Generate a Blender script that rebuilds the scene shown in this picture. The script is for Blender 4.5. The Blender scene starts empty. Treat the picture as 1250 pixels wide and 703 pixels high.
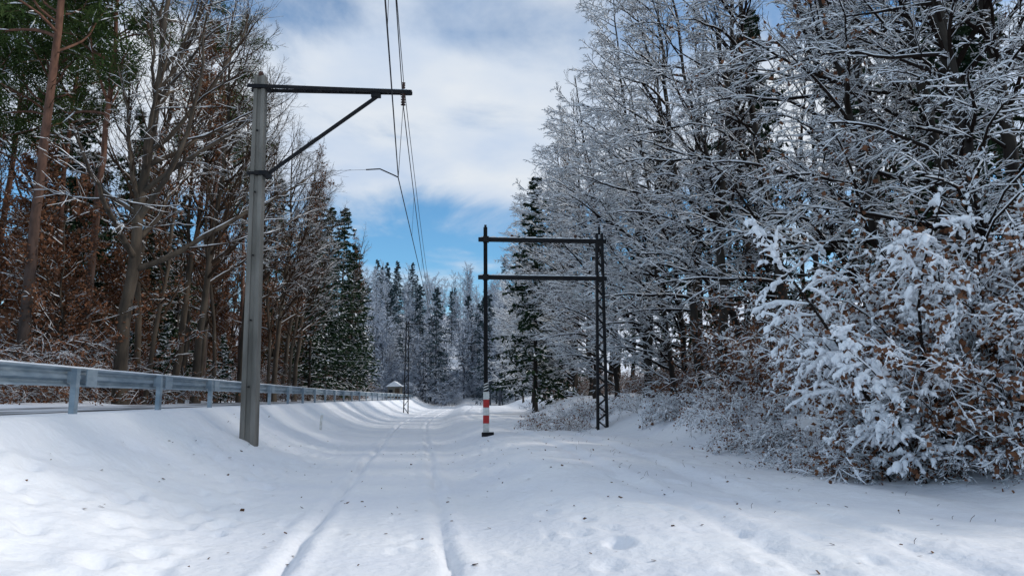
import bpy, math, numpy as np
from mathutils import Vector
sc=bpy.context.scene
rng=np.random.default_rng(7)
# ------------------------------------------------------------------ helpers
def vnoise(x,y,seed=0):
    x=np.asarray(x,float); y=np.asarray(y,float)
    xi=np.floor(x); yi=np.floor(y); fx=x-xi; fy=y-yi
    fx=fx*fx*(3-2*fx); fy=fy*fy*(3-2*fy)
    def h(a,b):
        v=np.sin(a*127.1+b*311.7+seed*74.7)*43758.5453
        return v-np.floor(v)
    return (h(xi,yi)*(1-fx)+h(xi+1,yi)*fx)*(1-fy)+(h(xi,yi+1)*(1-fx)+h(xi+1,yi+1)*fx)*fy-.5
def sst(v,a,b):
    t=np.clip((v-a)/(b-a),0,1); return t*t*(3-2*t)
def cen(y):
    y=np.asarray(y,float)
    d=y-48
    return -.125*y+.07*(.5*(d+np.sqrt(d*d+60)))
DIMP=[(rng.uniform(-5.2,6),rng.uniform(3.5,26),rng.uniform(.04,.11),rng.uniform(.015,.045)) for _ in range(380)]
DIMP+=[(rng.uniform(-5.0,-2.2),rng.uniform(3.5,26),rng.uniform(.06,.16),rng.uniform(.03,.08)) for _ in range(210)]
for k in range(30):
    DIMP.append((1.6+.25*math.sin(k*.3)+(.13 if k%2 else -.13),4+k*.72,.11,.05))
for k in range(28):
    DIMP.append((-3.0+.2*math.sin(k*.4)+(.12 if k%2 else -.12),4+k*.75,.12,.075))
def height(u,y,detail=True):
    u=np.asarray(u,float); y=np.asarray(y,float)
    t=np.clip((-u-2.3)/3.2,0,1)
    z=1.34*np.where(t<.85,t**1.7,1-(1-.85**1.7)*((1-t)/.15)**1.3)
    z=z+.03*np.clip(-u-45,0,80)
    k=np.interp(y,[0,6,20],[.4,.5,1])
    z=z+.45*sst(u,.7,2.7)*k
    e=np.interp(y,[0,11,20,30,66],[7.4,7.0,6.0,5.2,8.0])
    z=z+1.15*sst(u-e,0,3.4)+.05*np.clip(u-e-3,0,80)
    z=z+27*sst(y,108,245)
    if detail:
        w=1-sst(-u,5.0,5.6)*(1-sst(-u,10.5,12))
        far=sst(np.abs(u),5.5,9)
        bank=sst(-u,2.0,3.2)
        z=z+w*((.12*vnoise(u*.45,y*.25,1)+.055*vnoise(u*1.3,y*.9,2)+.034*vnoise(u*3.1,y*2.3,3)+.016*vnoise(u*8,y*7,4))*(.3+.7*sst(np.abs(u+.5),1.1,2.8))+bank*(.07*vnoise(u*1.7,y*1.1,21)+.045*vnoise(u*4.1,y*3.3,22)))
        z=z+far*w*.4*vnoise(u*.35,y*.35,5)
        for rc,a in ((-1.3,1.1),(.3,.8)):
            q=u-rc+.07*vnoise(y*.8,y*0+rc,8)+.04*vnoise(y*3,y*0+rc,11)
            m=.25+1.3*np.clip(vnoise(y*1.6,y*0+rc,9)+.35,0,1)
            z=z-a*m*.085*np.exp(-(q/.06)**2)+a*.03*np.exp(-((q-.19)/.09)**2)+a*.025*np.exp(-((q+.2)/.1)**2)
        z=z+.012*np.exp(-((u+.5)/.5)**2)
        for rc in (3.1,4.4):
            q=u-rc-.3*np.sin(y*.08); z=z-.035*np.exp(-(q/.16)**2)+.022*np.exp(-((q-.32)/.14)**2)
    return z
def gz(x,y):
    return float(height(x-cen(y),y,True))
def new_obj(name,me,parent=None,loc=None):
    o=bpy.data.objects.new(name,me); sc.collection.objects.link(o)
    if parent is not None: o.parent=parent
    if loc is not None: o.location=loc
    return o
class MB:
    def __init__(s): s.v=[];s.f=[];s.m=[];s.n=0
    def add(s,v,f,mat):
        v=np.asarray(v,float).reshape(-1,3); f=np.asarray(f,int).reshape(-1,4)
        s.v.append(v); s.f.append(f+s.n); s.m.append(np.full(len(f),mat)); s.n+=len(v)
    def tube(s,P,R,k,mat,cap=False):
        P=np.asarray(P,float); R=np.asarray(R,float)
        if P.ndim==2: P=P[None]; R=np.broadcast_to(R,(P.shape[1],))[None]
        B,N,_=P.shape
        T=np.gradient(P,axis=1); T/=np.linalg.norm(T,axis=2,keepdims=True)+1e-9
        mt=T.mean(axis=1); ref=np.where((np.abs(mt[:,2])>.75)[:,None],np.array([1.,0,0]),np.array([0,0,1.]))[:,None]
        U=np.cross(T,np.broadcast_to(ref,T.shape)); U/=np.linalg.norm(U,axis=2,keepdims=True)+1e-9
        V=np.cross(T,U)
        a=np.arange(k)*2*math.pi/k+.3
        ring=P[:,:,None]+R[:,:,None,None]*(np.cos(a)[:,None]*U[:,:,None]+np.sin(a)[:,None]*V[:,:,None])
        idx=np.arange(B*N*k).reshape(B,N,k); nx=np.roll(idx,-1,axis=2)
        f=np.stack([idx[:,:-1],nx[:,:-1],nx[:,1:],idx[:,1:]],axis=-1)
        s.add(ring,f,mat)
    def box(s,c,h,mat,rot=None):
        c=np.array(c,float); h=np.array(h,float)
        v=np.array([[x,y,z] for x in(-1,1) for y in(-1,1) for z in(-1,1)],float)*h
        if rot is not None: v=v@np.array(rot).T
        s.add(v+c,[[0,1,3,2],[4,6,7,5],[0,4,5,1],[2,3,7,6],[0,2,6,4],[1,5,7,3]],mat)
    def beam(s,a,b,w,h,mat,seg=1,up=(0,0,1)):
        a=np.array(a,float); b=np.array(b,float); t=(b-a); L=np.linalg.norm(t); t/=L
        u=np.cross(t,up)
        if np.linalg.norm(u)<.1: u=np.cross(t,(0,1,0))
        u/=np.linalg.norm(u); v=np.cross(u,t)
        s.box((a+b)/2,(w/2,L/2,h/2),mat,np.stack([u,t,v],axis=1))
    def quads(s,C,A,Bv,mat):
        C=np.asarray(C); n=len(C)
        v=np.stack([C-A-Bv,C+A-Bv*.6,C+A*.8+Bv,C-A*.7+Bv*.8],axis=1)
        s.add(v,np.arange(n*4).reshape(n,4),mat)
    def mesh(s,name,mats,smooth=True):
        v=np.concatenate(s.v); f=np.concatenate(s.f); m=np.concatenate(s.m)
        me=bpy.data.meshes.new(name)
        me.vertices.add(len(v)); me.vertices.foreach_set('co',v.astype(np.float32).ravel())
        me.loops.add(len(f)*4); me.loops.foreach_set('vertex_index',f.astype(np.int32).ravel())
        me.polygons.add(len(f)); me.polygons.foreach_set('loop_start',np.arange(0,len(f)*4,4,dtype=np.int32))
        for x in mats: me.materials.append(x)
        me.polygons.foreach_set('material_index',m.astype(np.int32))
        me.polygons.foreach_set('use_smooth',np.full(len(f),smooth))
        me.update(calc_edges=True)
        return me
# ------------------------------------------------------------------ materials
def mat(name,col,rough=.8,col2=None,scale=5,metal=0,bump=0,bscale=40,coord='Object',stretch=(1,1,1),spec=.3,thr=(.35,.65)):
    m=bpy.data.materials.new(name); m.use_nodes=True; nt=m.node_tree; N=nt.nodes; L=nt.links
    b=N['Principled BSDF']; b.inputs['Roughness'].default_value=rough; b.inputs['Metallic'].default_value=metal
    b.inputs['Specular IOR Level'].default_value=spec
    b.inputs['Base Color'].default_value=(*col,1)
    tc=N.new('ShaderNodeTexCoord'); mp=N.new('ShaderNodeMapping'); mp.inputs['Scale'].default_value=stretch
    L.new(tc.outputs[coord],mp.inputs[0])
    if col2 is not None:
        n=N.new('ShaderNodeTexNoise'); n.inputs['Scale'].default_value=scale; n.inputs['Detail'].default_value=6
        L.new(mp.outputs[0],n.inputs['Vector'])
        r=N.new('ShaderNodeValToRGB'); r.color_ramp.elements[0].position=thr[0]; r.color_ramp.elements[1].position=thr[1]
        r.color_ramp.elements[0].color=(*col,1); r.color_ramp.elements[1].color=(*col2,1)
        L.new(n.outputs[0],r.inputs[0]); L.new(r.outputs[0],b.inputs['Base Color'])
    if bump:
        n2=N.new('ShaderNodeTexNoise'); n2.inputs['Scale'].default_value=bscale; n2.inputs['Detail'].default_value=5
        L.new(mp.outputs[0],n2.inputs['Vector'])
        bp=N.new('ShaderNodeBump'); bp.inputs['Strength'].default_value=bump; bp.inputs['Distance'].default_value=.03
        L.new(n2.outputs[0],bp.inputs['Height']); L.new(bp.outputs[0],b.inputs['Normal'])
    return m
def dmat(name,c1,c2=None,scale=1.2):
    m=bpy.data.materials.new(name); m.use_nodes=True; nt=m.node_tree; N=nt.nodes; L=nt.links
    N.remove(N['Principled BSDF']); d=N.new('ShaderNodeBsdfDiffuse'); d.inputs[0].default_value=(*c1,1)
    L.new(d.outputs[0],N['Material Output'].inputs[0])
    if c2:
        tc=N.new('ShaderNodeTexCoord'); n=N.new('ShaderNodeTexNoise'); n.inputs['Scale'].default_value=scale; n.inputs['Detail'].default_value=2; n.inputs['Roughness'].default_value=.8
        L.new(tc.outputs['Object'],n.inputs['Vector']); r=N.new('ShaderNodeValToRGB'); r.color_ramp.elements[0].position=.35; r.color_ramp.elements[1].position=.65
        r.color_ramp.elements[0].color=(*c1,1); r.color_ramp.elements[1].color=(*c2,1); L.new(n.outputs[0],r.inputs[0]); L.new(r.outputs[0],d.inputs[0])
    return m
M_snow=mat('snow_ground',(.77,.80,.86),.65,(.84,.86,.89),.6,bump=1.0,bscale=7,spec=.2)
M_tsnow=dmat('snow_on_branches',(.82,.85,.89))
M_bark=mat('beech_bark',(.016,.013,.012),.95,(.048,.041,.034),3,bump=.6,bscale=12,stretch=(1,1,.25))
M_barkL=mat('brown_bark',(.035,.028,.022),.95,(.10,.078,.058),3,bump=.6,bscale=12,stretch=(1,1,.25))
M_twig=dmat('dark_twig',(.022,.017,.015)); M_twigL=dmat('brown_twig',(.055,.038,.028))
M_leaf=dmat('rust_leaves',(.085,.038,.023),(.22,.11,.065),1.5)
M_needle=dmat('spruce_needles',(.012,.026,.017),(.032,.055,.028),1.2)
M_pneedle=dmat('pine_needles',(.03,.055,.02),(.07,.10,.035),1.2)
M_con=mat('weathered_concrete',(.12,.112,.098),.9,(.235,.22,.195),3,bump=.4,bscale=25,stretch=(1,1,.2))
M_steel=mat('dark_painted_steel',(.007,.008,.011),.6,(.018,.016,.016),8,metal=.1,spec=.2)
M_galv=mat('galvanised_steel',(.20,.26,.31),.5,(.32,.38,.43),2.5,metal=.35,stretch=(1,1,3))
M_red=mat('red_paint',(.50,.03,.03),.5,(.38,.03,.025),12)
M_white=mat('white_paint',(.72,.72,.70),.5,(.55,.54,.5),12)
M_wire=mat('wire_metal',(.02,.02,.022),.6)
M_ins=mat('brown_porcelain',(.06,.025,.015),.25)
M_dead=mat('dead_leaf',(.05,.025,.012),.8,(.13,.06,.03),30)
M_bramble=dmat('bramble_stem',(.045,.028,.025),(.11,.07,.058),6)
M_road=mat('slushy_asphalt',(.05,.05,.055),.5,(.62,.64,.68),.9,stretch=(1.4,.35,1),thr=(.42,.55),bump=.3)
M_wood=mat('dark_wood',(.06,.04,.03),.8,(.11,.075,.05),6)
M_wall=mat('grey_plaster',(.24,.22,.19),.8,(.18,.165,.14),2)
M_glass=mat('window_glass',(.02,.025,.03),.15)
M_fbark=dmat('hazed_frosted_bark',(.045,.05,.062),(.10,.11,.135),2)  # far bark: distance haze painted into the colour, paler and bluer
M_fsnow=dmat('hazed_hoar_frost',(.34,.40,.49),(.58,.63,.71),.4)  # frost and snow of the far trees, greyed blue to paint in haze
M_fneedle=dmat('hazed_frosted_needles',(.022,.04,.045),(.05,.08,.088),1.2)  # needle green shifted towards blue-grey as painted haze
M_pine=bpy.data.materials.new('pine_bark'); M_pine.use_nodes=True
nt=M_pine.node_tree;N=nt.nodes;L=nt.links;b=N['Principled BSDF'];b.inputs['Roughness'].default_value=.9
tc=N.new('ShaderNodeTexCoord');sp=N.new('ShaderNodeSeparateXYZ');L.new(tc.outputs['Object'],sp.inputs[0])
mr=N.new('ShaderNodeMapRange');mr.inputs['From Min'].default_value=3;mr.inputs['From Max'].default_value=13;L.new(sp.outputs[2],mr.inputs[0])
mx=N.new('ShaderNodeMix');mx.data_type='RGBA';mx.inputs[6].default_value=(.05,.035,.03,1);mx.inputs[7].default_value=(.16,.075,.047,1);L.new(mr.outputs[0],mx.inputs[0])
no=N.new('ShaderNodeTexNoise');no.inputs['Scale'].default_value=7;no.inputs['Detail'].default_value=6
mp=N.new('ShaderNodeMapping');mp.inputs['Scale'].default_value=(1,1,.3);L.new(tc.outputs['Object'],mp.inputs[0]);L.new(mp.outputs[0],no.inputs['Vector'])
m2=N.new('ShaderNodeMix');m2.data_type='RGBA';m2.blend_type='MULTIPLY';m2.inputs[0].default_value=.8
rp=N.new('ShaderNodeValToRGB');rp.color_ramp.elements[0].position=.35;rp.color_ramp.elements[0].color=(.3,.28,.26,1);rp.color_ramp.elements[1].position=.6
L.new(no.outputs[0],rp.inputs[0]);L.new(mx.outputs[2],m2.inputs[6]);L.new(rp.outputs[0],m2.inputs[7]);L.new(m2.outputs[2],b.inputs['Base Color'])
TM=[M_bark,M_tsnow,M_leaf,M_needle,M_barkL,M_pine,M_pneedle,M_bramble,M_twig,M_twigL]
TMF=[M_fbark,M_fsnow,M_leaf,M_fneedle,M_fbark,M_fbark,M_fneedle,M_fbark,M_fbark,M_fbark]  # distant tree slots: frosted materials with haze in their colours
TW={0:8,4:9,7:7}
# ------------------------------------------------------------------ ground
def axis(f0,f1,step,lo,hi,g=1.13):
    a=list(np.arange(f0,f1,step)); s=step
    while a[-1]<hi: s*=g; a.append(a[-1]+s)
    s=step; pre=[]; c=f0
    while c>lo: s*=g; c-=s; pre.append(c)
    return np.array(pre[::-1]+a)
ua=axis(-7,8,.05,-420,420)
ya=[2.5]
while ya[-1]<650: ya.append(ya[-1]+.05+.0105*(ya[-1]-2.5))
pre=[];c=2.5;s=.2
while c>-90: s*=1.2;c-=s;pre.append(c)
ya=np.array(pre[::-1]+ya)
UU,YY=np.meshgrid(ua,ya); Z=height(UU,YY)
for du,dy,dr,dd in DIMP:
    i0,i1=np.searchsorted(ua,[du-.5,du+.5]); j0,j1=np.searchsorted(ya,[dy-.5,dy+.5])
    q=((UU[j0:j1,i0:i1]-du)**2+((YY[j0:j1,i0:i1]-dy)*.7)**2)/dr**2
    Z[j0:j1,i0:i1]+=-dd*np.exp(-q)+.3*dd*np.exp(-(np.sqrt(q)-1.7)**2*3)
mb=MB(); nu=len(ua); ny=len(ya)
idx=np.arange(nu*ny).reshape(ny,nu)
mb.add(np.stack([UU+cen(YY),YY,Z],-1),np.stack([idx[:-1,:-1],idx[:-1,1:],idx[1:,1:],idx[1:,:-1]],-1),0)
new_obj('snowy_ground',mb.mesh('snowy_ground',[M_snow]))
mb=MB(); yy=np.arange(-10,150,1.0); uu=np.array([-6.3,-7.2,-8.2,-9.2,-10.1])
U2,Y2=np.meshgrid(uu,yy); idx=np.arange(U2.size).reshape(U2.shape)
mb.add(np.stack([U2+cen(Y2),Y2,height(U2,Y2)+.012],-1),np.stack([idx[:-1,:-1],idx[:-1,1:],idx[1:,1:],idx[1:,:-1]],-1),0)
new_obj('snowy_road',mb.mesh('snowy_road',[M_road]))
# ------------------------------------------------------------------ trees
def nrm(a): return a/(np.linalg.norm(a,axis=-1,keepdims=True)+1e-9)
def grow(P,R,n,t0,t1,lf,ang,npts,wander,trop,rk,bias=None,flat=0,aj=.18,rel=True,rmin=.004,tend=.25,droop=0):
    B,N,_=P.shape
    t=(rng.uniform(0,1,(B,n))+np.arange(n))/n*(t1-t0)+t0
    f=t*(N-1); i=np.clip(f.astype(int),0,N-2); w=(f-i)[...,None]; bb=np.arange(B)[:,None]
    pos=P[bb,i]*(1-w)+P[bb,i+1]*w; T=nrm(P[bb,i+1]-P[bb,i])
    rad=R[bb,i]*(1-w[...,0])+R[bb,i+1]*w[...,0]
    plen=np.linalg.norm(np.diff(P,axis=1),axis=2).sum(1)[:,None]
    r=rng.normal(size=(B,n,3))
    if flat: r[...,2]*=(1-flat)
    if bias is not None: r=nrm(r)+np.array(bias)
    r=nrm(r-(r*T).sum(-1,keepdims=True)*T)
    a=(ang+rng.normal(0,aj,(B,n)))[...,None]
    d=nrm(np.cos(a)*T+np.sin(a)*r)
    Ln=lf(t)*rng.uniform(.65,1.15,(B,n))*(plen if rel else 1)
    pos=pos.reshape(-1,3); d=d.reshape(-1,3); Ln=Ln.reshape(-1); rad=rad.reshape(-1)
    Q=np.empty((len(pos),npts,3)); Q[:,0]=pos
    for s in range(1,npts):
        tr=trop-droop*s/npts
        d=nrm(d+wander*rng.normal(size=d.shape)+np.array([0,0,tr]))
        Q[:,s]=Q[:,s-1]+d*(Ln/(npts-1))[:,None]
    r0=np.maximum(np.minimum(rad*.65,rk*Ln),rmin)
    RR=r0[:,None]*np.linspace(1,tend,npts)[None]; RR=np.maximum(RR,rmin*.7)
    return Q,RR
def snow(mb,P,R,th,k=3,gap=.25,lift=.5,rf=.35):
    T=nrm(np.gradient(P,axis=1)); hz=np.sqrt(np.clip(1-T[...,2]**2,0,1))
    s=th*np.clip((hz-.35)/.5,0,1)*(.55+.8*rng.random(R.shape))+R*rf*np.clip((hz-.4)/.4,0,1)
    s*=(rng.random(R.shape)>gap)
    s[:,-1]*=.5
    C=P.copy(); C[...,2]+=R*.75+s*lift
    keep=s.max(1)>th*.3
    if keep.any(): mb.tube(C[keep],s[keep],k,1)
def trunk(h,r,n,lean=(0,0),wob=.1,tip=.15):
    z=np.linspace(0,h,n); t=z/h
    P=np.stack([lean[0]*t**1.3*h,lean[1]*t**1.3*h,z-.3],-1)
    P[1:,:2]+=np.cumsum(rng.normal(0,wob,(n-1,2)),axis=0)*.5
    R=r*(1-(1-tip)*t); R[0]*=1.35
    return P[None],R[None]
def leaves(mb,P,n,size,matl,spread=.12,t0=.2):
    B,N,_=P.shape; b=rng.integers(0,B,n); f=rng.uniform(t0,1,n)*(N-1); i=np.clip(f.astype(int),0,N-2); w=(f-i)[:,None]
    C=P[b,i]*(1-w)+P[b,i+1]*w+rng.normal(0,spread,(n,3))
    A=nrm(rng.normal(size=(n,3))); Bv=nrm(np.cross(A,rng.normal(size=(n,3))))
    s=size*rng.uniform(.6,1.3,(n,1)); mb.quads(C,A*s*.5,Bv*s*.8*.5,matl)
def lumps(mb,P,n,size,t0=.2,droop=.6):
    B,N,_=P.shape; b=rng.integers(0,B,n); f=rng.uniform(t0,1,n)*(N-1); i=np.clip(f.astype(int),0,N-2); w=(f-i)[:,None]
    C=P[b,i]*(1-w)+P[b,i+1]*w; T=nrm(P[b,i+1]-P[b,i]); T[:,2]-=droop*rng.random(n); T=nrm(T+.3*rng.normal(size=T.shape))
    s=np.minimum(size*np.exp(rng.normal(0,.4,n)),size*1.7); Ln=s*rng.uniform(1.8,4.2,n)
    K=7; tt=np.linspace(-.5,.5,K)
    Q=C[:,None]+T[:,None]*(Ln[:,None]*tt)[...,None]; Q[...,2]+= (s*.3)[:,None]-(np.abs(tt)**2*.8)[None]*Ln[:,None]
    Q+=rng.normal(0,.16,Q.shape)*s[:,None,None]
    prof=np.array([.02,.6,.9,1,.85,.55,.02])
    mb.tube(Q,s[:,None]*prof*rng.uniform(.65,1.2,(n,K)),6,1)
def edge_beech(h,r,bias,th,bark=0,n1=34,reach=5.0,dens=1.0,leaf=0,t0=.14,lean=(-.08,0),lv4=True,ang=1.05,droop=.16,gap=.2):
    mb=MB(); P,R=trunk(h,r,18,lean,.16); tw=TW[bark]
    mb.tube(P,R,9,bark)
    P1,R1=grow(P,R,n1,t0,.98,lambda t:reach*(1.05-.65*t)*(.5+.5*np.minimum(1,t*4)),ang,10,.10,.08,.016,bias=bias,rel=False,droop=droop,rmin=.014)
    mb.tube(P1,R1,5,tw); snow(mb,P1,R1,th*1.0,4,gap*.6,rf=.3)
    P2,R2=grow(P1,R1,int(11*dens),.12,.98,lambda t:.42*(1.15-.7*t),.75,6,.12,.02,.012,flat=.6,droop=.12,rmin=.009)
    mb.tube(P2,R2,3,tw); snow(mb,P2,R2,th,3,gap)
    P3,R3=grow(P2,R2,int(7*dens),.12,.98,lambda t:.42*(1.1-.5*t),.7,4,.12,.0,.012,flat=.5,droop=.12,rmin=.007)
    mb.tube(P3,R3,3,tw); snow(mb,P3,R3,th*.85,3,gap*1.3)
    if lv4:
        P4,R4=grow(P3,R3,2,.2,.95,lambda t:.45+0*t,.7,3,.1,.0,.012,flat=.4,rmin=.005)
        mb.tube(P4,R4,3,tw); snow(mb,P4,R4,th*.65,3,gap*1.6)
    if leaf: leaves(mb,P3,leaf,.09,2)
    return mb
def bare_tree(h,r,th,bark=4,leaf=0,t0=.35,n1=26,reach=5.5,ang=.75,up=.10,d2=8,d3=6,lf=.1,bias=None,lean=None,wob=.16):
    mb=MB(); P,R=trunk(h,r,18,lean or (rng.normal(0,.05),rng.normal(0,.05)),wob); tw=TW[bark]
    mb.tube(P,R,9,bark)
    P1,R1=grow(P,R,n1,t0,.98,lambda t:reach*(1.15-.8*t),ang,10,.13,up,.018,rel=False,rmin=.012,bias=bias)
    mb.tube(P1,R1,5,bark if r>.25 else tw); snow(mb,P1,R1,th,3,.3)
    P2,R2=grow(P1,R1,d2,.2,.98,lambda t:.45*(1.15-.7*t),.7,6,.16,.05,.012,rmin=.008)
    mb.tube(P2,R2,3,tw); snow(mb,P2,R2,th*.8,3,.4)
    P3,R3=grow(P2,R2,d3,.15,.98,lambda t:.5*(1.1-.5*t),.65,4,.14,.03,.012,rmin=.006)
    mb.tube(P3,R3,3,tw); snow(mb,P3,R3,th*.65,3,.5)
    if leaf: leaves(mb,P3,leaf,lf,2)
    return mb
def spruce(h,th,rb=2.8,foliage=42,t0=.08):
    mb=MB(); P,R=trunk(h,h*.011,16,(0,0),.03,.08)
    mb.tube(P,R,8,0)
    n1=int(h*8.5)
    P1,R1=grow(P,R,n1,t0,.985,lambda t:rb*(1.02-t)**.75*(.8+.35*np.sin(t*37)**2),1.5,8,.06,-.03,.012,rel=False,droop=.10,aj=.14)
    P1[:,5:,2]+= np.linspace(.03,.14,3)[None]*1.0
    mb.tube(P1,R1,3,8)
    P2,R2=grow(P1,R1,9,.1,1,lambda t:.38*(1.1-.7*t),.9,4,.06,-.06,.01,flat=.85)
    for PP,nn in ((P1,foliage*n1//4),(P2,foliage*n1)):
        B,Nn,_=PP.shape; bi=rng.integers(0,B,nn); f=rng.uniform(.12,1,nn)*(Nn-1); i=np.clip(f.astype(int),0,Nn-2); w=(f-i)[:,None]
        C=PP[bi,i]*(1-w)+PP[bi,i+1]*w; T=nrm(PP[bi,i+1]-PP[bi,i]+rng.normal(0,.35,(nn,3)))
        S=nrm(np.cross(T,rng.normal(size=(nn,3)))); C=C+np.array([0,0,-.05])
        mb.quads(C,T*rng.uniform(.10,.22,(nn,1)),S*rng.uniform(.03,.07,(nn,1)),3)
        m=int(nn*th); C2=C[:m]+np.array([0,0,.09]); T2=nrm(T[:m]*np.array([1,1,.5])); S2=nrm(np.cross(T2,[0,0,1.])+rng.normal(0,.2,(m,3)))
        mb.quads(C2,T2*rng.uniform(.08,.2,(m,1)),S2*rng.uniform(.05,.12,(m,1)),1)
    snow(mb,P1,R1,.05*min(1,th*2.5),4,.4)
    return mb
def pine(h,r):
    mb=MB(); P,R=trunk(h,r,18,(rng.normal(0,.012),0),.08,.3)
    mb.tube(P,R,10,5)
    Pd,Rd=grow(P,R,16,.3,.62,lambda t:1.5+0*t,1.35,6,.12,-.05,.014,rel=False,rmin=.012)
    mb.tube(Pd,Rd,4,9)
    P1,R1=grow(P,R,34,.55,.99,lambda t:3.6*(1.5-t),1.1,8,.16,.06,.02,rel=False)
    mb.tube(P1,R1,5,5)
    P2,R2=grow(P1,R1,8,.3,1,lambda t:.4+0*t,.8,5,.15,.08,.014)
    mb.tube(P2,R2,3,9)
    nn=15000; B=len(P2); bi=rng.integers(0,B,nn); i=rng.integers(2,5,nn)
    C=P2[bi,i]+rng.normal(0,.16,(nn,3)); T=nrm(rng.normal(size=(nn,3))+[0,0,.3]); S=nrm(np.cross(T,rng.normal(size=(nn,3))))
    mb.quads(C,T*.11,S*.022,6)
    snow(mb,P2,R2,.03,4,.6)
    return mb
def shrub(h,nst,th,lump,lsize,leaf,bark=0,spread=.5,lfs=.08,lean=(0,0),d1=12,d2=7,drp=.15,k1=.42,brad=.5):
    mb=MB(); n=9; tw=TW[bark]
    ang=rng.uniform(0,6.28,nst); base=np.stack([np.cos(ang),np.sin(ang),0*ang],-1)*rng.uniform(.05,brad,(nst,1))
    d=nrm(np.stack([np.cos(ang)*spread+lean[0],np.sin(ang)*spread+lean[1],1+0*ang],-1)+rng.normal(0,.15,(nst,3)))
    P=np.empty((nst,n,3)); P[:,0]=base-[0,0,.15]; L_=h*rng.uniform(.6,1.1,nst)
    for s in range(1,n):
        d=nrm(d+rng.normal(0,.1,d.shape)+np.array([0,0,-.05*s*spread])); P[:,s]=P[:,s-1]+d*(L_/(n-1))[:,None]
    R=(.010*L_/1.2)[:,None]*np.linspace(1,.3,n)[None]
    mb.tube(P,R,5,tw); snow(mb,P,R,th,4,.2)
    P1,R1=grow(P,R,d1,.12,.98,lambda t:k1*(1.1-.5*t),.9,6,.14,.0,.012,droop=drp,rmin=.005)
    mb.tube(P1,R1,3,tw); snow(mb,P1,R1,th,4,.2)
    P2,R2=grow(P1,R1,d2,.12,.98,lambda t:.5*(1.1-.5*t),.8,4,.14,.0,.012,droop=drp*1.3,rmin=.004)
    mb.tube(P2,R2,3,tw); snow(mb,P2,R2,th*.8,4,.3)
    if lump: lumps(mb,P1,lump,lsize); lumps(mb,P2,int(lump*1.5),lsize*.75)
    if leaf: leaves(mb,P2,leaf,lfs,2,.06)
    return mb
def mk(name,mb,mats=TM): return mb.mesh(name,mats)
bias=(-1.15,-.1,.05)
EB=[mk('edge_beech_a',edge_beech(19,.17,bias,.018,reach=4.8,n1=28,t0=.16,gap=.26)),
    mk('edge_beech_b',edge_beech(17,.12,bias,.019,reach=4.4,n1=28,t0=.14,lean=(-.15,.02),gap=.26)),
    mk('edge_beech_c',edge_beech(20,.21,(-.9,-.4,.05),.017,reach=4.8,n1=24,t0=.25,lean=(-.05,-.02),gap=.3)),
    mk('edge_beech_d',edge_beech(15,.11,bias,.018,reach=3.6,n1=22,lean=(-.22,0),leaf=700,t0=.18,gap=.28))]
ED=[mk('edge_beech_e',edge_beech(19,.16,bias,.021,reach=5.5,n1=38,lv4=False,dens=1.15,t0=.06)),
    mk('edge_beech_f',edge_beech(16,.12,bias,.022,reach=5.0,n1=38,lv4=False,dens=1.15,t0=.05,lean=(-.12,0)))]
FB=[mk('forest_beech_a',bare_tree(20,.19,.011,bark=0,t0=.28,reach=4.2,d2=6,d3=4,lean=(-.07,.02))),
    mk('forest_beech_b',bare_tree(18,.14,.011,bark=0,leaf=1200,t0=.12,n1=26,reach=3.2,d2=6,d3=4,lean=(.1,.05))),
    mk('forest_beech_c',bare_tree(21,.17,.011,bark=0,t0=.3,reach=4.6,d2=6,d3=4,lean=(.03,-.09),wob=.22))]
LB=[mk('left_beech_a',bare_tree(20,.16,.012,t0=.3,reach=5,d2=7,d3=5)),
    mk('left_beech_b',bare_tree(19,.12,.012,t0=.2,n1=28,reach=4,leaf=3200,d2=7,d3=5)),
    mk('left_beech_c',bare_tree(21,.18,.011,t0=.36,reach=5.5,d2=7,d3=5))]
LO=mk('left_edge_beech',bare_tree(19,.20,.012,bark=4,t0=.28,n1=32,reach=6.6,d2=10,d3=6,ang=.85,bias=(1.0,-.3,0),lean=(.05,-.02)))
RU=[mk('rusty_beech_a',bare_tree(13,.08,.014,t0=.08,n1=34,reach=3.4,leaf=8000,ang=1.0,lf=.10,d2=7,d3=5)),
    mk('rusty_beech_b',bare_tree(7.5,.06,.015,t0=.05,n1=30,reach=2.8,leaf=5500,ang=1.1,lf=.10,d2=7,d3=5))]
BIG=mk('big_beech',bare_tree(22,.27,.015,bark=4,t0=.25,n1=30,reach=9,ang=.95,up=.09,d2=11,d3=7,bias=(.5,-.3,0),lean=(.05,0)))
SP=[mk('spruce_a',spruce(22,.09,4.6,46)),mk('spruce_b',spruce(18,.14,4.0,46)),mk('spruce_small',spruce(8,.36,1.9,30))]
PI=[mk('pine_a',pine(24,.21)),mk('pine_b',pine(22,.17))]
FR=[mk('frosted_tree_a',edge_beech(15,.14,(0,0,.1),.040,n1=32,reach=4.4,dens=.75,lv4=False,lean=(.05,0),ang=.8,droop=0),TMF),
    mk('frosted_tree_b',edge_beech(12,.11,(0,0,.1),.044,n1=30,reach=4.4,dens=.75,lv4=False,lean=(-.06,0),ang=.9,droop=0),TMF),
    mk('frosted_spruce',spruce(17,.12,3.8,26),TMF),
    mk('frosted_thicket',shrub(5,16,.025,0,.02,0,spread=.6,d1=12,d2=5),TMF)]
SH=[mk('shrub_a',shrub(3.6,9,.015,900,.021,2000)),
    mk('shrub_b',shrub(4.6,8,.017,1150,.025,1400)),
    mk('shrub_c',shrub(2.0,12,.013,420,.020,1700))]
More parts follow.
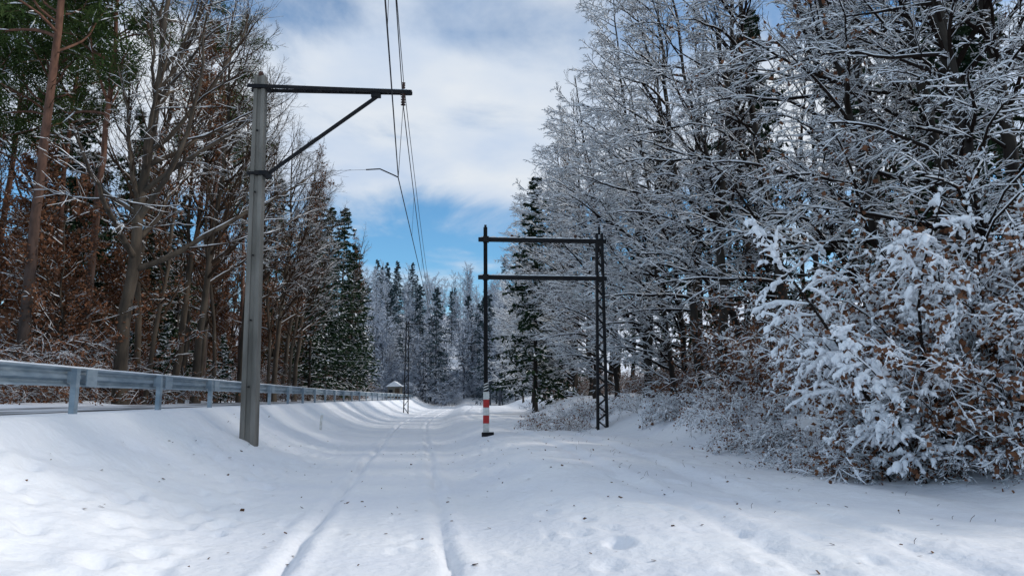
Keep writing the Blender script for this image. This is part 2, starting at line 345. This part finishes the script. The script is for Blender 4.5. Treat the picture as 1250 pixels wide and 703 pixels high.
TH=[mk('thicket_a',shrub(3.4,16,.005,0,.02,2600,bark=7,spread=.8,lfs=.08,d1=12,d2=6)),
    mk('thicket_b',shrub(2.8,16,.006,0,.02,1600,bark=4,spread=.9,lfs=.08,d1=12,d2=6))]
BR=[mk('bramble_a',shrub(1.1,20,.009,200,.017,300,bark=7,spread=1.0,lfs=.05)),mk('bramble_b',shrub(1.5,16,.010,180,.018,800,bark=7,spread=.9,lfs=.055))]
LAD=mk('laden_sapling',shrub(4.6,4,.028,900,.036,80,lean=(-.10,-.04),spread=.14,drp=.40,k1=.24,brad=.2,d1=18,d2=6))
def put(name,me,x,y,rot=None,s=1,dz=0,parent=None):
    o=new_obj(name,me,parent,(x,y,gz(x,y)+dz))
    o.rotation_euler=(0,0,rng.uniform(0,6.28) if rot is None else rot); o.scale=(s,s,s*rng.uniform(.94,1.06)); return o
for i,(x,y,k,s,rz) in enumerate([(9.4,13.6,1,.9,.1),(8.3,15.4,3,1,.2),(10.4,16.8,0,1,-.2),(9.0,18.2,1,1,.0),(10.6,20.3,2,1,.3),(7.9,21.2,0,.95,.1),(7.6,24.9,1,1.05,-.1),
      (9.2,24.2,3,1,.4),(7.0,28.0,0,1,.15),(11.6,14.0,2,1,.2),(12.6,17.5,2,1,.1),(12.3,11,2,1,0),(9.9,15.2,2,.95,-.6)]):
    put('beech_tree',EB[k],x,y,rz,s)
for i,(x,y,k,s,rz) in enumerate([(6.6,30.5,1,1,.2),(6.1,34,0,1,0),(5.5,39,1,1.1,.2),(5.0,45,0,1,-.1),(4.4,52,0,1,.1),(3.6,60,1,1.1,0),(3.0,70,0,1,.1),(2.2,80,0,1,0),(1.4,92,1,1,0),(8.3,36,0,1,.2)]):
    put('beech_tree',ED[k],x,y,rz,s)
n=0
while n<50:
    y=rng.uniform(9,66); e=float(np.interp(y,[0,11,20,30,66],[7.4,7.0,6.0,5.2,8.0])); u=e+3.2+rng.uniform(0,1)**1.3*20
    x=u+float(cen(y)); k=rng.integers(0,3)
    put('beech_tree',FB[k],x,y,None,rng.uniform(.85,1.1)); n+=1
for x,y,k,s in [(1.6,52,1,.95),(3.9,59,0,.8),(11.5,34,0,.85),(15,24,1,.9),(19,29,0,.9),(9.5,46,0,.8),(24,24,0,.9),(22,38,1,1),(16,33,0,.9)]:
    put('spruce_tree',SP[k],x,y,None,s)
for i in range(44):
    y=rng.uniform(12,80); e=float(np.interp(y,[0,11,20,30,66],[7.4,7.0,6.0,5.2,8.0])); u=e+4.0+rng.uniform(0,9); put('thicket_shrub',TH[i%2],u+float(cen(y)),y,None,rng.uniform(.8,1.4))
for i in range(60):
    y=rng.uniform(20,105); u=-11.4-rng.uniform(0,1)**1.3*12; put('thicket_shrub',TH[i%2],u+float(cen(y)),y,None,rng.uniform(.8,1.3))
for x,y,k,s in [(6.9,12.6,1,.8),(7.6,12.0,0,.9),(8.6,12.2,1,1),(8.0,13.8,1,1.05),(7.2,14.9,0,.85),(9.5,13.4,1,1.1),(7.0,17,0,.75),(8.9,10.6,0,1.0),(9.8,11.6,1,1.1),(9.9,9.7,0,.9),(8.4,17.5,0,.9),(10.7,15,1,1.2),(7.1,19.8,2,1.1),(11.2,12.2,1,1.1),(6.2,11.9,2,.9),(7.3,11.0,2,1)]:
    put('snowy_bush',SH[k],x,y,None,s)
for x,y,s in [(6.35,11.3,1.0),(8.3,11.4,.8)]:
    put('snow_laden_sapling',LAD,x,y,.2,s)
for x,y in [(7.6,10.9),(8.3,10.2),(6.0,12.6),(5.6,13.6),(6.9,11.2),(6.1,15.5),(5.4,16.2),(6.2,17.5),(5.6,18.6),(6.0,19.5),(5.9,21.2),(5.2,22.3),(5.4,23.8),(4.7,25.5),(2.4,26.4),(1.7,27.5),(3.4,28.5),(9,9.3),(1.6,34),(2.8,33),(8.8,9.6)]:
    put('dry_bramble',BR[rng.integers(0,2)],x,y,None,rng.uniform(.7,1.1),-.12)
# left forest
put('beech_tree',BIG,-14.6,28,0,1)
for x,y,s in [(-14.4,34,.95),(-14.9,41,1),(-15.6,49,.95),(-16.6,57,.95)]: put('beech_tree',LO,x,y,rng.uniform(-.3,.3),s)
for x,y,k,s in [(-17.2,26,0,1),(-17.0,29.5,1,1),(-20.5,31,0,.95),(-22,35,1,1),(-17.5,42,1,1),(-19,52,0,.9),(-27,38,0,1),(-24,30,1,1)]:
    put('pine_tree',PI[k],x,y,None,s)
for x,y,k,s in [(-15.6,31.5,1,.95),(-16.3,33,2,.9),(-14.8,37.5,1,.9),(-16,38,1,1),(-15,46,1,.9),(-16,53,1,.95)]:
    put('beech_tree',LB[k],x,y,None,s)
n=0
while n<60:
    y=rng.uniform(20,95); u=-12-rng.uniform(0,1)**1.4*32; x=u+float(cen(y))
    if y<25 and u>-16: continue
    put('beech_tree',LB[rng.integers(0,3)],x,y,None,rng.uniform(.85,1.1)); n+=1
for i in range(50):
    y=rng.uniform(25,85); u=-12.2-rng.uniform(0,1)*15; x=u+float(cen(y))
    put('rusty_beech_sapling',RU[i%2],x,y,None,rng.uniform(.7,1.15))
for x,y,k,s in [(-18.6,80,0,1.05),(-18.2,72,0,.92),(-17.4,64,1,.8),(-19.5,90,1,1.05),(-20.6,76,0,1.1),(-22,68,0,.95),(-26,50,0,.9),(-20,44,1,.7),(-30,60,0,1),(-24,40,0,.8),(-29,46,0,.9),(-20.6,99,1,.95),(-23,84,0,1.1),(-27,33,1,.7),(-32,40,0,.8)]:
    put('spruce_tree',SP[k],x,y,None,s)
for x,y,s in [(-15.2,32.5,.45),(-15.2,39,.5),(-19,30,.35),(-17,33,.4)]:
    put('spruce_tree',SP[2],x,y,None,s)
# distant forest
DF=bpy.data.objects.new('distant_forest',None); sc.collection.objects.link(DF)
for i in range(320):
    if i<290: y=110+rng.uniform(0,1)**1.1*110; x=rng.uniform(-.23,.08)*y
    else: x=rng.uniform(-75,-40); y=rng.uniform(30,110)
    u=x-float(cen(y))
    if -11.5<u<4.5 and y<120: continue
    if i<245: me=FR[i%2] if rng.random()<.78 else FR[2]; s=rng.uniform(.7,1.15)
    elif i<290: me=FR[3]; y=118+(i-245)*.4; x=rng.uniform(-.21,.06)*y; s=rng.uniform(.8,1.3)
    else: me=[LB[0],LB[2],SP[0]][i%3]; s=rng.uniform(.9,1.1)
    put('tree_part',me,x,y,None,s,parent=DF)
# ------------------------------------------------------------------ catenary pole with cantilever
def emp(name,loc):
    e=bpy.data.objects.new(name,None); sc.collection.objects.link(e); e.location=loc; return e
def part(name,mb,mats,par,smooth=False,bevel=0):
    o=new_obj(name,mb.mesh(name,mats,smooth),par)
    if bevel:
        md=o.modifiers.new('bevel','BEVEL'); md.width=bevel; md.segments=2
    return o
MM=[M_con,M_steel,M_galv,M_red,M_white,M_wire,M_ins,M_tsnow,M_wood,M_wall,M_glass]
px,py=-6.28,18.0; pz=gz(px,py)
E=emp('catenary_pole',(px,py,pz))
mb=MB(); H=9.75-pz
lv=[-.4,.0,H*.5,H]; v=[]
for z in lv:
    t=max(z,0)/H; w=.185-.045*t; d=.15-.04*t; lx=-.17*t
    r=.05
    for a,b_ in [(-w,-d),(-w*.35,-d),(-w*.3,-d+r),(w*.3,-d+r),(w*.35,-d),(w,-d),(w,d),(w*.35,d),(w*.3,d-r),(-w*.3,d-r),(-w*.35,d),(-w,d)]:
        v.append((a+lx,b_,z))
f=[]
for l in range(3):
    for i in range(12): j=(i+1)%12; f.append((l*12+i,l*12+j,l*12+12+j,l*12+12+i))
b0=36; f+=[(b0,b0+1,b0+10,b0+11),(b0+1,b0+2,b0+9,b0+10),(b0+2,b0+3,b0+8,b0+9),(b0+3,b0+4,b0+7,b0+8),(b0+4,b0+5,b0+6,b0+7)]
mb.add(v,f,0); part('shaft',mb,MM,E,bevel=.012)
mb=MB()
for z in (1.3,2.9,4.5,6.1,7.7): mb.box((-.17*z/H,-.155+.01*z/H,z),(.018,.03,.018),1)
mb.tube([[-.17,0,H],[-.17,0,H+.06],[-.17,0,H+.13],[-.17,0,H+.15]],[.05,.08,.05,.005],10,6)
part('step_bolts_and_cap',mb,MM,E)
za=9.42-pz
mb=MB()
for dy in(-.19,.19): mb.beam((-.45,dy*.8,za+.03),(3.72,dy*.25,za-.10),.045,.085,1)
for k in range(9):
    x=.1+k*.43; mb.beam((x,-.16+.012*k,za-.02*k*.8),(x,.16-.012*k,za-.02*k*.8),.04,.03,1)
mb.box((3.55,0,za-.10),(.14,.07,.05),1)
part('cantilever_arm',mb,MM,E)
mb=MB(); mb.beam((.10,0,7.15-pz),(2.86,0,9.24-pz),.075,.075,1); mb.box((.02,0,7.15-pz),(.16,.2,.05),1); mb.box((2.8,0,9.25-pz),(.12,.06,.06),1)
for z in(za,7.15-pz): mb.box((-.13,0,z),(.21,.185,.03),1)
part('diagonal_strut',mb,MM,E)
mb=MB(); zt=za-.1
p=[];r=[]
for k in range(9): p.append([3.5,0,zt-.05-.035*k]); r.append(.03 if k%2 else .065)
mb.tube(p,r,12,6)
p=[];r=[]
for k in range(9): p.append([3.5,0,zt+.02+.03*k]); r.append(.025 if k%2 else .05)
mb.tube(p,r,12,6); part('insulators',mb,MM,E,True)
mb=MB(); mb.tube([[2.6,0,7.28-pz],[2.95,0,7.30-pz],[3.3,0,7.14-pz],[3.42,0,7.08-pz]],.018,6,1)
mb.tube([[.05,0,7.35-pz],[1.5,0,7.24-pz],[2.6,0,7.28-pz]],.004,4,5)
mb.tube([[3.5,0,zt-.3],[3.42,0,7.1-pz]],.008,4,5)
part('steady_arm',mb,MM,E,True)
mb=MB(); mb.beam((-.4,0,za+.095),(3.6,0,za-.035),.09,.03,7); part('arm_snow',mb,MM,E,bevel=.01)
mb=MB()
def span(a,b,sag,r,n=24):
    t=np.linspace(0,1,n)[:,None]; P=np.array(a)*(1-t)+np.array(b)*t; P[:,2]-=sag*4*(t*(1-t))[:,0]; mb.tube(P,r,5,0); return P
A=(-2.78,18,9.0); B=(-7.4,70,9.3); C_=(2.6,-26,8.9)
m1=span(C_,A,.5,.011); m2_=span(A,B,1.2,.013)
ct=(-2.86,18,7.06)
c1=span((2.9,-26,7.0),ct,.05,.013); c2=span(ct,(-7.2,70,7.2),.05,.014)
span((2.2,-26,9.7),(-2.78,18,9.6),.4,.009); span((-2.78,18,9.6),(-7.4,70,9.9),.9,.010)
for P,Q in ((m1,c1),(m2_,c2)):
    for k in range(3,22,4): mb.tube([P[k],Q[k]],.005,4,0)
span(B,(-8.2,118,9.6),.8,.015); span((-7.2,70,7.2),(-8.0,118,7.5),.05,.015)
me=mb.mesh('overhead_wire',[M_wire]); new_obj('overhead_wires',me)
for (x,y,h,arm) in [(-10.2,72,8.9,2.9),(-13.9,118,7.8,3.2)]:
    E=emp('catenary_pole',(x,y,gz(x,y))); mb=MB()
    for sx in(-1,1):
        for sy in(-1,1): mb.beam((sx*.22,sy*.12,-.3),(sx*.12,sy*.1,h),.06,.06,1)
    for k in range(14):
        z0=h*k/14; z1=h*(k+1)/14; w0=.22-.1*k/14; sgn=1 if k%2 else -1
        for sy in(-.12,.12): mb.beam((-sgn*w0,sy*.95,z0),(sgn*w0,sy*.95,z1),.03,.03,1)
    part('lattice_mast',mb,MM,E)
    mb=MB(); mb.beam((-.3,0,h-.25),(arm,0,h-.35),.06,.06,1); mb.beam((.1,0,h-1.9),(arm*.75,0,h-.4),.04,.04,1)
    part('cantilever_arm',mb,MM,E)
# ------------------------------------------------------------------ portal frame
gx0,gy0=-.86,25.0; g0=gz(gx0,gy0); E=emp('steel_portal_frame',(0,25,0))
mb=MB()
for dx in(-.055,.055): mb.beam((gx0+dx,0,g0-.3),(gx0+dx-.06,0,7.42),.022,.15,1,up=(0,1,0))
mb.beam((gx0,0,g0-.3),(gx0-.06,0,7.42),.1,.02,1,up=(0,1,0))
mb.box((gx0-.06,0,7.46),(.04,.04,.05),1)
part('left_post',mb,MM,E)
mb=MB(); zz=g0+.12
for k,c in enumerate([4,3,4,3,4]):
    hgt=.26 if k else .30
    mb.box((gx0+.0,-.02,zz+hgt/2),(.10,.105,hgt/2-.0015),c); zz+=hgt
for k in range(3):
    mb.beam((gx0-.085,-.13,zz+.05+.09*k),(gx0+.075,-.13,zz+.11+.09*k),.02,.035,4,up=(0,0,1))
part('painted_bands',mb,MM,E,bevel=.006)
mb=MB(); mb.box((gx0+.06,-.05,g0+.04),(.2,.17,.09),1); part('dark_foot',mb,MM,E,bevel=.02)  # dark block around the foot of the left post
rx=3.07; ry=.5; g1=gz(rx,25.5)
mb=MB()
for sx in(-1,1):
    for sy in(-1,1): mb.beam((rx+sx*.16,ry+sy*.1,g1-.3),(rx+sx*.09,ry+sy*.1,7.3),.08,.08,1)
for k in range(26):
    z0=g1+(7.1-g1)*k/26; z1=g1+(7.1-g1)*(k+1)/26; w=.15-.065*k/26; sg=1 if k%2 else -1
    for sy in(-.1,.1): mb.beam((rx-sg*w,ry+sy,z0),(rx+sg*w,ry+sy,z1),.04,.04,1)
mb.box((rx,ry,7.42),(.04,.04,.14),1)
part('right_lattice_post',mb,MM,E)
for nm,z in(('upper_beam',7.0),('lower_beam',5.68)):
    mb=MB()
    for dy in(-.06,.06): mb.beam((-1.16,dy,z),(3.3,dy+.45,z+.02),.03,.13,1)
    mb.beam((-1.12,0,z),(3.26,.45,z+.02),.12,.02,1); part(nm,mb,MM,E)
    P=np.linspace([-1.1,0,z+.075],[3.25,.45,z+.095],60); P[:,2]+=rng.normal(0,.004,60); mb=MB(); mb.tube(P,.055*np.clip(.7+.5*rng.normal(0,.5,60),.15,1.1),6,7); part(nm+'_snow',mb,MM,E,True)
mb=MB()
for x in(-.9,3.05): mb.box((x,.0 if x<0 else .45,7.0),(.10,.10,.10),1); mb.box((x,.0 if x<0 else .45,5.68),(.10,.10,.09),1)
for x in(0.0,2.2): mb.tube([[x,.15,7.08],[x,.15,7.16],[x,.15,7.2]],[.04,.06,.03],8,6)
part('brackets',mb,MM,E)
# ------------------------------------------------------------------ guardrail
E=emp('guardrail',(0,0,0)); yy=np.arange(-12,125,.5); base=1.34
prof=[(.0,-.155),(-.015,-.13),(-.075,-.10),(-.08,-.06),(-.02,-.025),(-.015,0),(-.02,.025),(-.08,.06),(-.075,.10),(-.015,.13),(0,.155)]
V=[]
for y in yy:
    x=float(cen(y))-5.7; z=base+.60
    for a,b_ in prof: V.append((x-.10+a,y,z+b_))
K=len(prof); f=[]
for i in range(len(yy)-1):
    for k in range(K-1): f.append((i*K+k,i*K+k+1,i*K+K+k+1,i*K+K+k))
mb=MB(); mb.add(V,f,2); o=part('w_beam',mb,MM,E); md=o.modifiers.new('s','SOLIDIFY'); md.thickness=.004
mb=MB(); sp_=MB(); jt=MB()
for y in np.arange(-11.7,122,4.0):
    x=float(cen(y))-5.7; zg=float(height(-5.7,y))
    mb.box((x,y-.05,(zg-.2+base+.74)/2),(.045,.004,(base+.74-zg+.2)/2),2)
    mb.box((x+.045,y,(zg-.2+base+.74)/2),(.004,.05,(base+.74-zg+.2)/2),2)
    mb.box((x,y+.05,(zg-.2+base+.74)/2),(.045,.004,(base+.74-zg+.2)/2),2)
    sp_.box((x-.075,y,base+.60),(.03,.06,.09),2)
    jt.box((x-.07,y+.6,base+.60),(.012,.16,.145),2)
part('posts',mb,MM,E); part('spacers',sp_,MM,E); part('splice_plates',jt,MM,E,bevel=.005)
mb=MB(); P=np.array([[float(cen(y))-5.82,y,base+.765] for y in yy]); mb.tube(P,.022*np.clip(.6+.6*rng.random(len(yy)),0,1.2),5,7); part('rail_snow',mb,MM,E,True)
x,y=-7.4,29.0; z=gz(x,y); E=emp('track_marker_stake',(x,y,z)); mb=MB(); mb.beam((0,0,-.2),(.05,0,.55),.09,.05,4); part('stake',mb,MM,E,bevel=.008)
mb=MB(); mb.box((.05,0,.575),(.055,.035,.025),7); part('snow_cap',mb,MM,E,bevel=.015)
x,y=-18.3,117; z=gz(x,y)-.5; E=emp('trackside_hut',(x,y,z)); mb=MB(); mb.box((0,0,1.0),(1.0,1.2,1.2),9); part('walls',mb,MM,E)
mb=MB(); mb.box((.5,-1.22,1.0),(.35,.03,.9),8); mb.box((-.5,-1.22,1.4),(.3,.03,.3),10); part('door_and_window',mb,MM,E)
mb=MB(); mb.add([(-1.3,-1.5,2.15),(1.3,-1.5,2.15),(1.3,1.5,2.15),(-1.3,1.5,2.15),(0,-1.5,3.0),(0,1.5,3.0)],[(0,1,4,4),(1,2,5,4),(2,3,5,5),(3,0,4,5)],7)
part('snowy_roof',mb,MM,E)
# ------------------------------------------------------------------ fallen leaves
mb=MB(); n=420
y=3+rng.random(n)**1.6*24; u=rng.uniform(-5.2,7,n); nz=height(u,y); x=u+cen(y)
A=np.stack([np.cos(a:=rng.uniform(0,6.28,n)),np.sin(a),rng.normal(0,.25,n)],-1); Bv=np.stack([-np.sin(a),np.cos(a),rng.normal(0,.35,n)],-1)
s=rng.uniform(.010,.034,(n,1)); mb.quads(np.stack([x,y,nz+.012],-1),A*s,Bv*s*.6,0)
new_obj('fallen_leaves',mb.mesh('fallen_leaves',[M_dead]))
mb=MB(); n=70; y=rng.uniform(7,24,n); u=rng.uniform(3.5,7,n)*1.0; 
B0=np.stack([u+cen(y),y,height(u,y)-.02],-1); d=nrm(np.stack([rng.normal(0,.4,n),rng.normal(0,.4,n),np.ones(n)],-1)); Ls=rng.uniform(.04,.14,(n,1))
mb.tube(np.stack([B0,B0+d*Ls*.6,B0+d*Ls+np.array([.02,0,-.01])],1),np.full((n,3),.003),3,0)
new_obj('dry_grass_stems',mb.mesh('dry_grass_stems',[M_bramble]))
# ------------------------------------------------------------------ world
EL=math.radians(30); RO=math.radians(92)
w=bpy.data.worlds.new('World'); sc.world=w; w.use_nodes=True; nt=w.node_tree; N=nt.nodes; L=nt.links
bg=N['Background']; bg.inputs['Strength'].default_value=.1
sky=N.new('ShaderNodeTexSky'); sky.sky_type='NISHITA'; sky.sun_disc=False; sky.sun_elevation=EL; sky.sun_rotation=RO; sky.ozone_density=2.0; sky.air_density=1.0; sky.dust_density=.3
tc=N.new('ShaderNodeTexCoord'); sx=N.new('ShaderNodeSeparateXYZ'); L.new(tc.outputs['Generated'],sx.inputs[0])
def mth(op,a,b=None):
    n=N.new('ShaderNodeMath'); n.operation=op
    for i,q in enumerate((a,b)):
        if q is None: continue
        if isinstance(q,(int,float)): n.inputs[i].default_value=q
        else: L.new(q,n.inputs[i])
    return n.outputs[0]
zc=mth('ADD',mth('MAXIMUM',sx.outputs[2],0),.16)
cb=N.new('ShaderNodeCombineXYZ'); L.new(mth('DIVIDE',sx.outputs[0],zc),cb.inputs[0]); L.new(mth('DIVIDE',sx.outputs[1],zc),cb.inputs[1])
n1=N.new('ShaderNodeTexNoise'); n1.inputs['Scale'].default_value=1.3; n1.inputs['Detail'].default_value=9; n1.inputs['Roughness'].default_value=.58; n1.inputs['Distortion'].default_value=.4; L.new(cb.outputs[0],n1.inputs['Vector'])
rz=N.new('ShaderNodeValToRGB'); cr=rz.color_ramp
cr.elements[0].position=0; cr.elements[0].color=(.42,.42,.42,1); cr.elements[1].position=1; cr.elements[1].color=(.55,.55,.55,1)
for p_,v_ in ((.13,.22),(.19,.06),(.25,.16),(.285,.62),(.40,.62),(.46,.30),(.55,.38)):
    e=cr.elements.new(p_); e.color=(v_,v_,v_,1)
L.new(sx.outputs[2],rz.inputs[0])
fa=mth('ADD',mth('MULTIPLY',mth('SUBTRACT',n1.outputs[0],.5),1.9),rz.outputs[0])
mr=N.new('ShaderNodeMapRange'); mr.interpolation_type='SMOOTHSTEP'; mr.inputs['From Min'].default_value=.05; mr.inputs['From Max'].default_value=.6; L.new(fa,mr.inputs[0])
n2=N.new('ShaderNodeTexNoise'); n2.inputs['Scale'].default_value=2.2; n2.inputs['Detail'].default_value=5; L.new(cb.outputs[0],n2.inputs['Vector'])
cc=N.new('ShaderNodeValToRGB'); cc.color_ramp.elements[0].position=.3; cc.color_ramp.elements[1].position=.62
cc.color_ramp.elements[0].color=(.53,.65,.84,1); cc.color_ramp.elements[1].color=(.78,.83,.89,1); L.new(n2.outputs[0],cc.inputs[0])
vs=N.new('ShaderNodeVectorMath'); vs.operation='SCALE'; vs.inputs['Scale'].default_value=9.9; L.new(cc.outputs[0],vs.inputs[0])
tint=N.new('ShaderNodeVectorMath'); tint.operation='MULTIPLY'; tint.inputs[1].default_value=(.85,1.35,1.6); L.new(sky.outputs[0],tint.inputs[0])
mx=N.new('ShaderNodeMix'); mx.data_type='RGBA'; L.new(mr.outputs[0],mx.inputs[0]); L.new(tint.outputs[0],mx.inputs[6]); L.new(vs.outputs[0],mx.inputs[7]); L.new(mx.outputs[2],bg.inputs['Color'])
sd=bpy.data.lights.new('sun','SUN'); sd.energy=2.4; sd.angle=math.radians(6); sd.color=(1,.91,.80)
so=bpy.data.objects.new('sun',sd); sc.collection.objects.link(so)
dv=Vector((math.sin(RO)*math.cos(EL),math.cos(RO)*math.cos(EL),math.sin(EL))); so.rotation_euler=dv.to_track_quat('Z','Y').to_euler()
cd=bpy.data.cameras.new('camera'); cd.lens=26; cd.sensor_width=36; cd.clip_end=3000; cd.clip_start=.05
co=bpy.data.objects.new('camera',cd); sc.collection.objects.link(co); co.location=(0,0,1.6); co.rotation_euler=(math.radians(98.44),0,0); sc.camera=co
sc.view_settings.view_transform='Standard'; sc.view_settings.look='None'; sc.view_settings.exposure=0
print('TRIS',sum(len(m.polygons) for m in bpy.data.meshes))
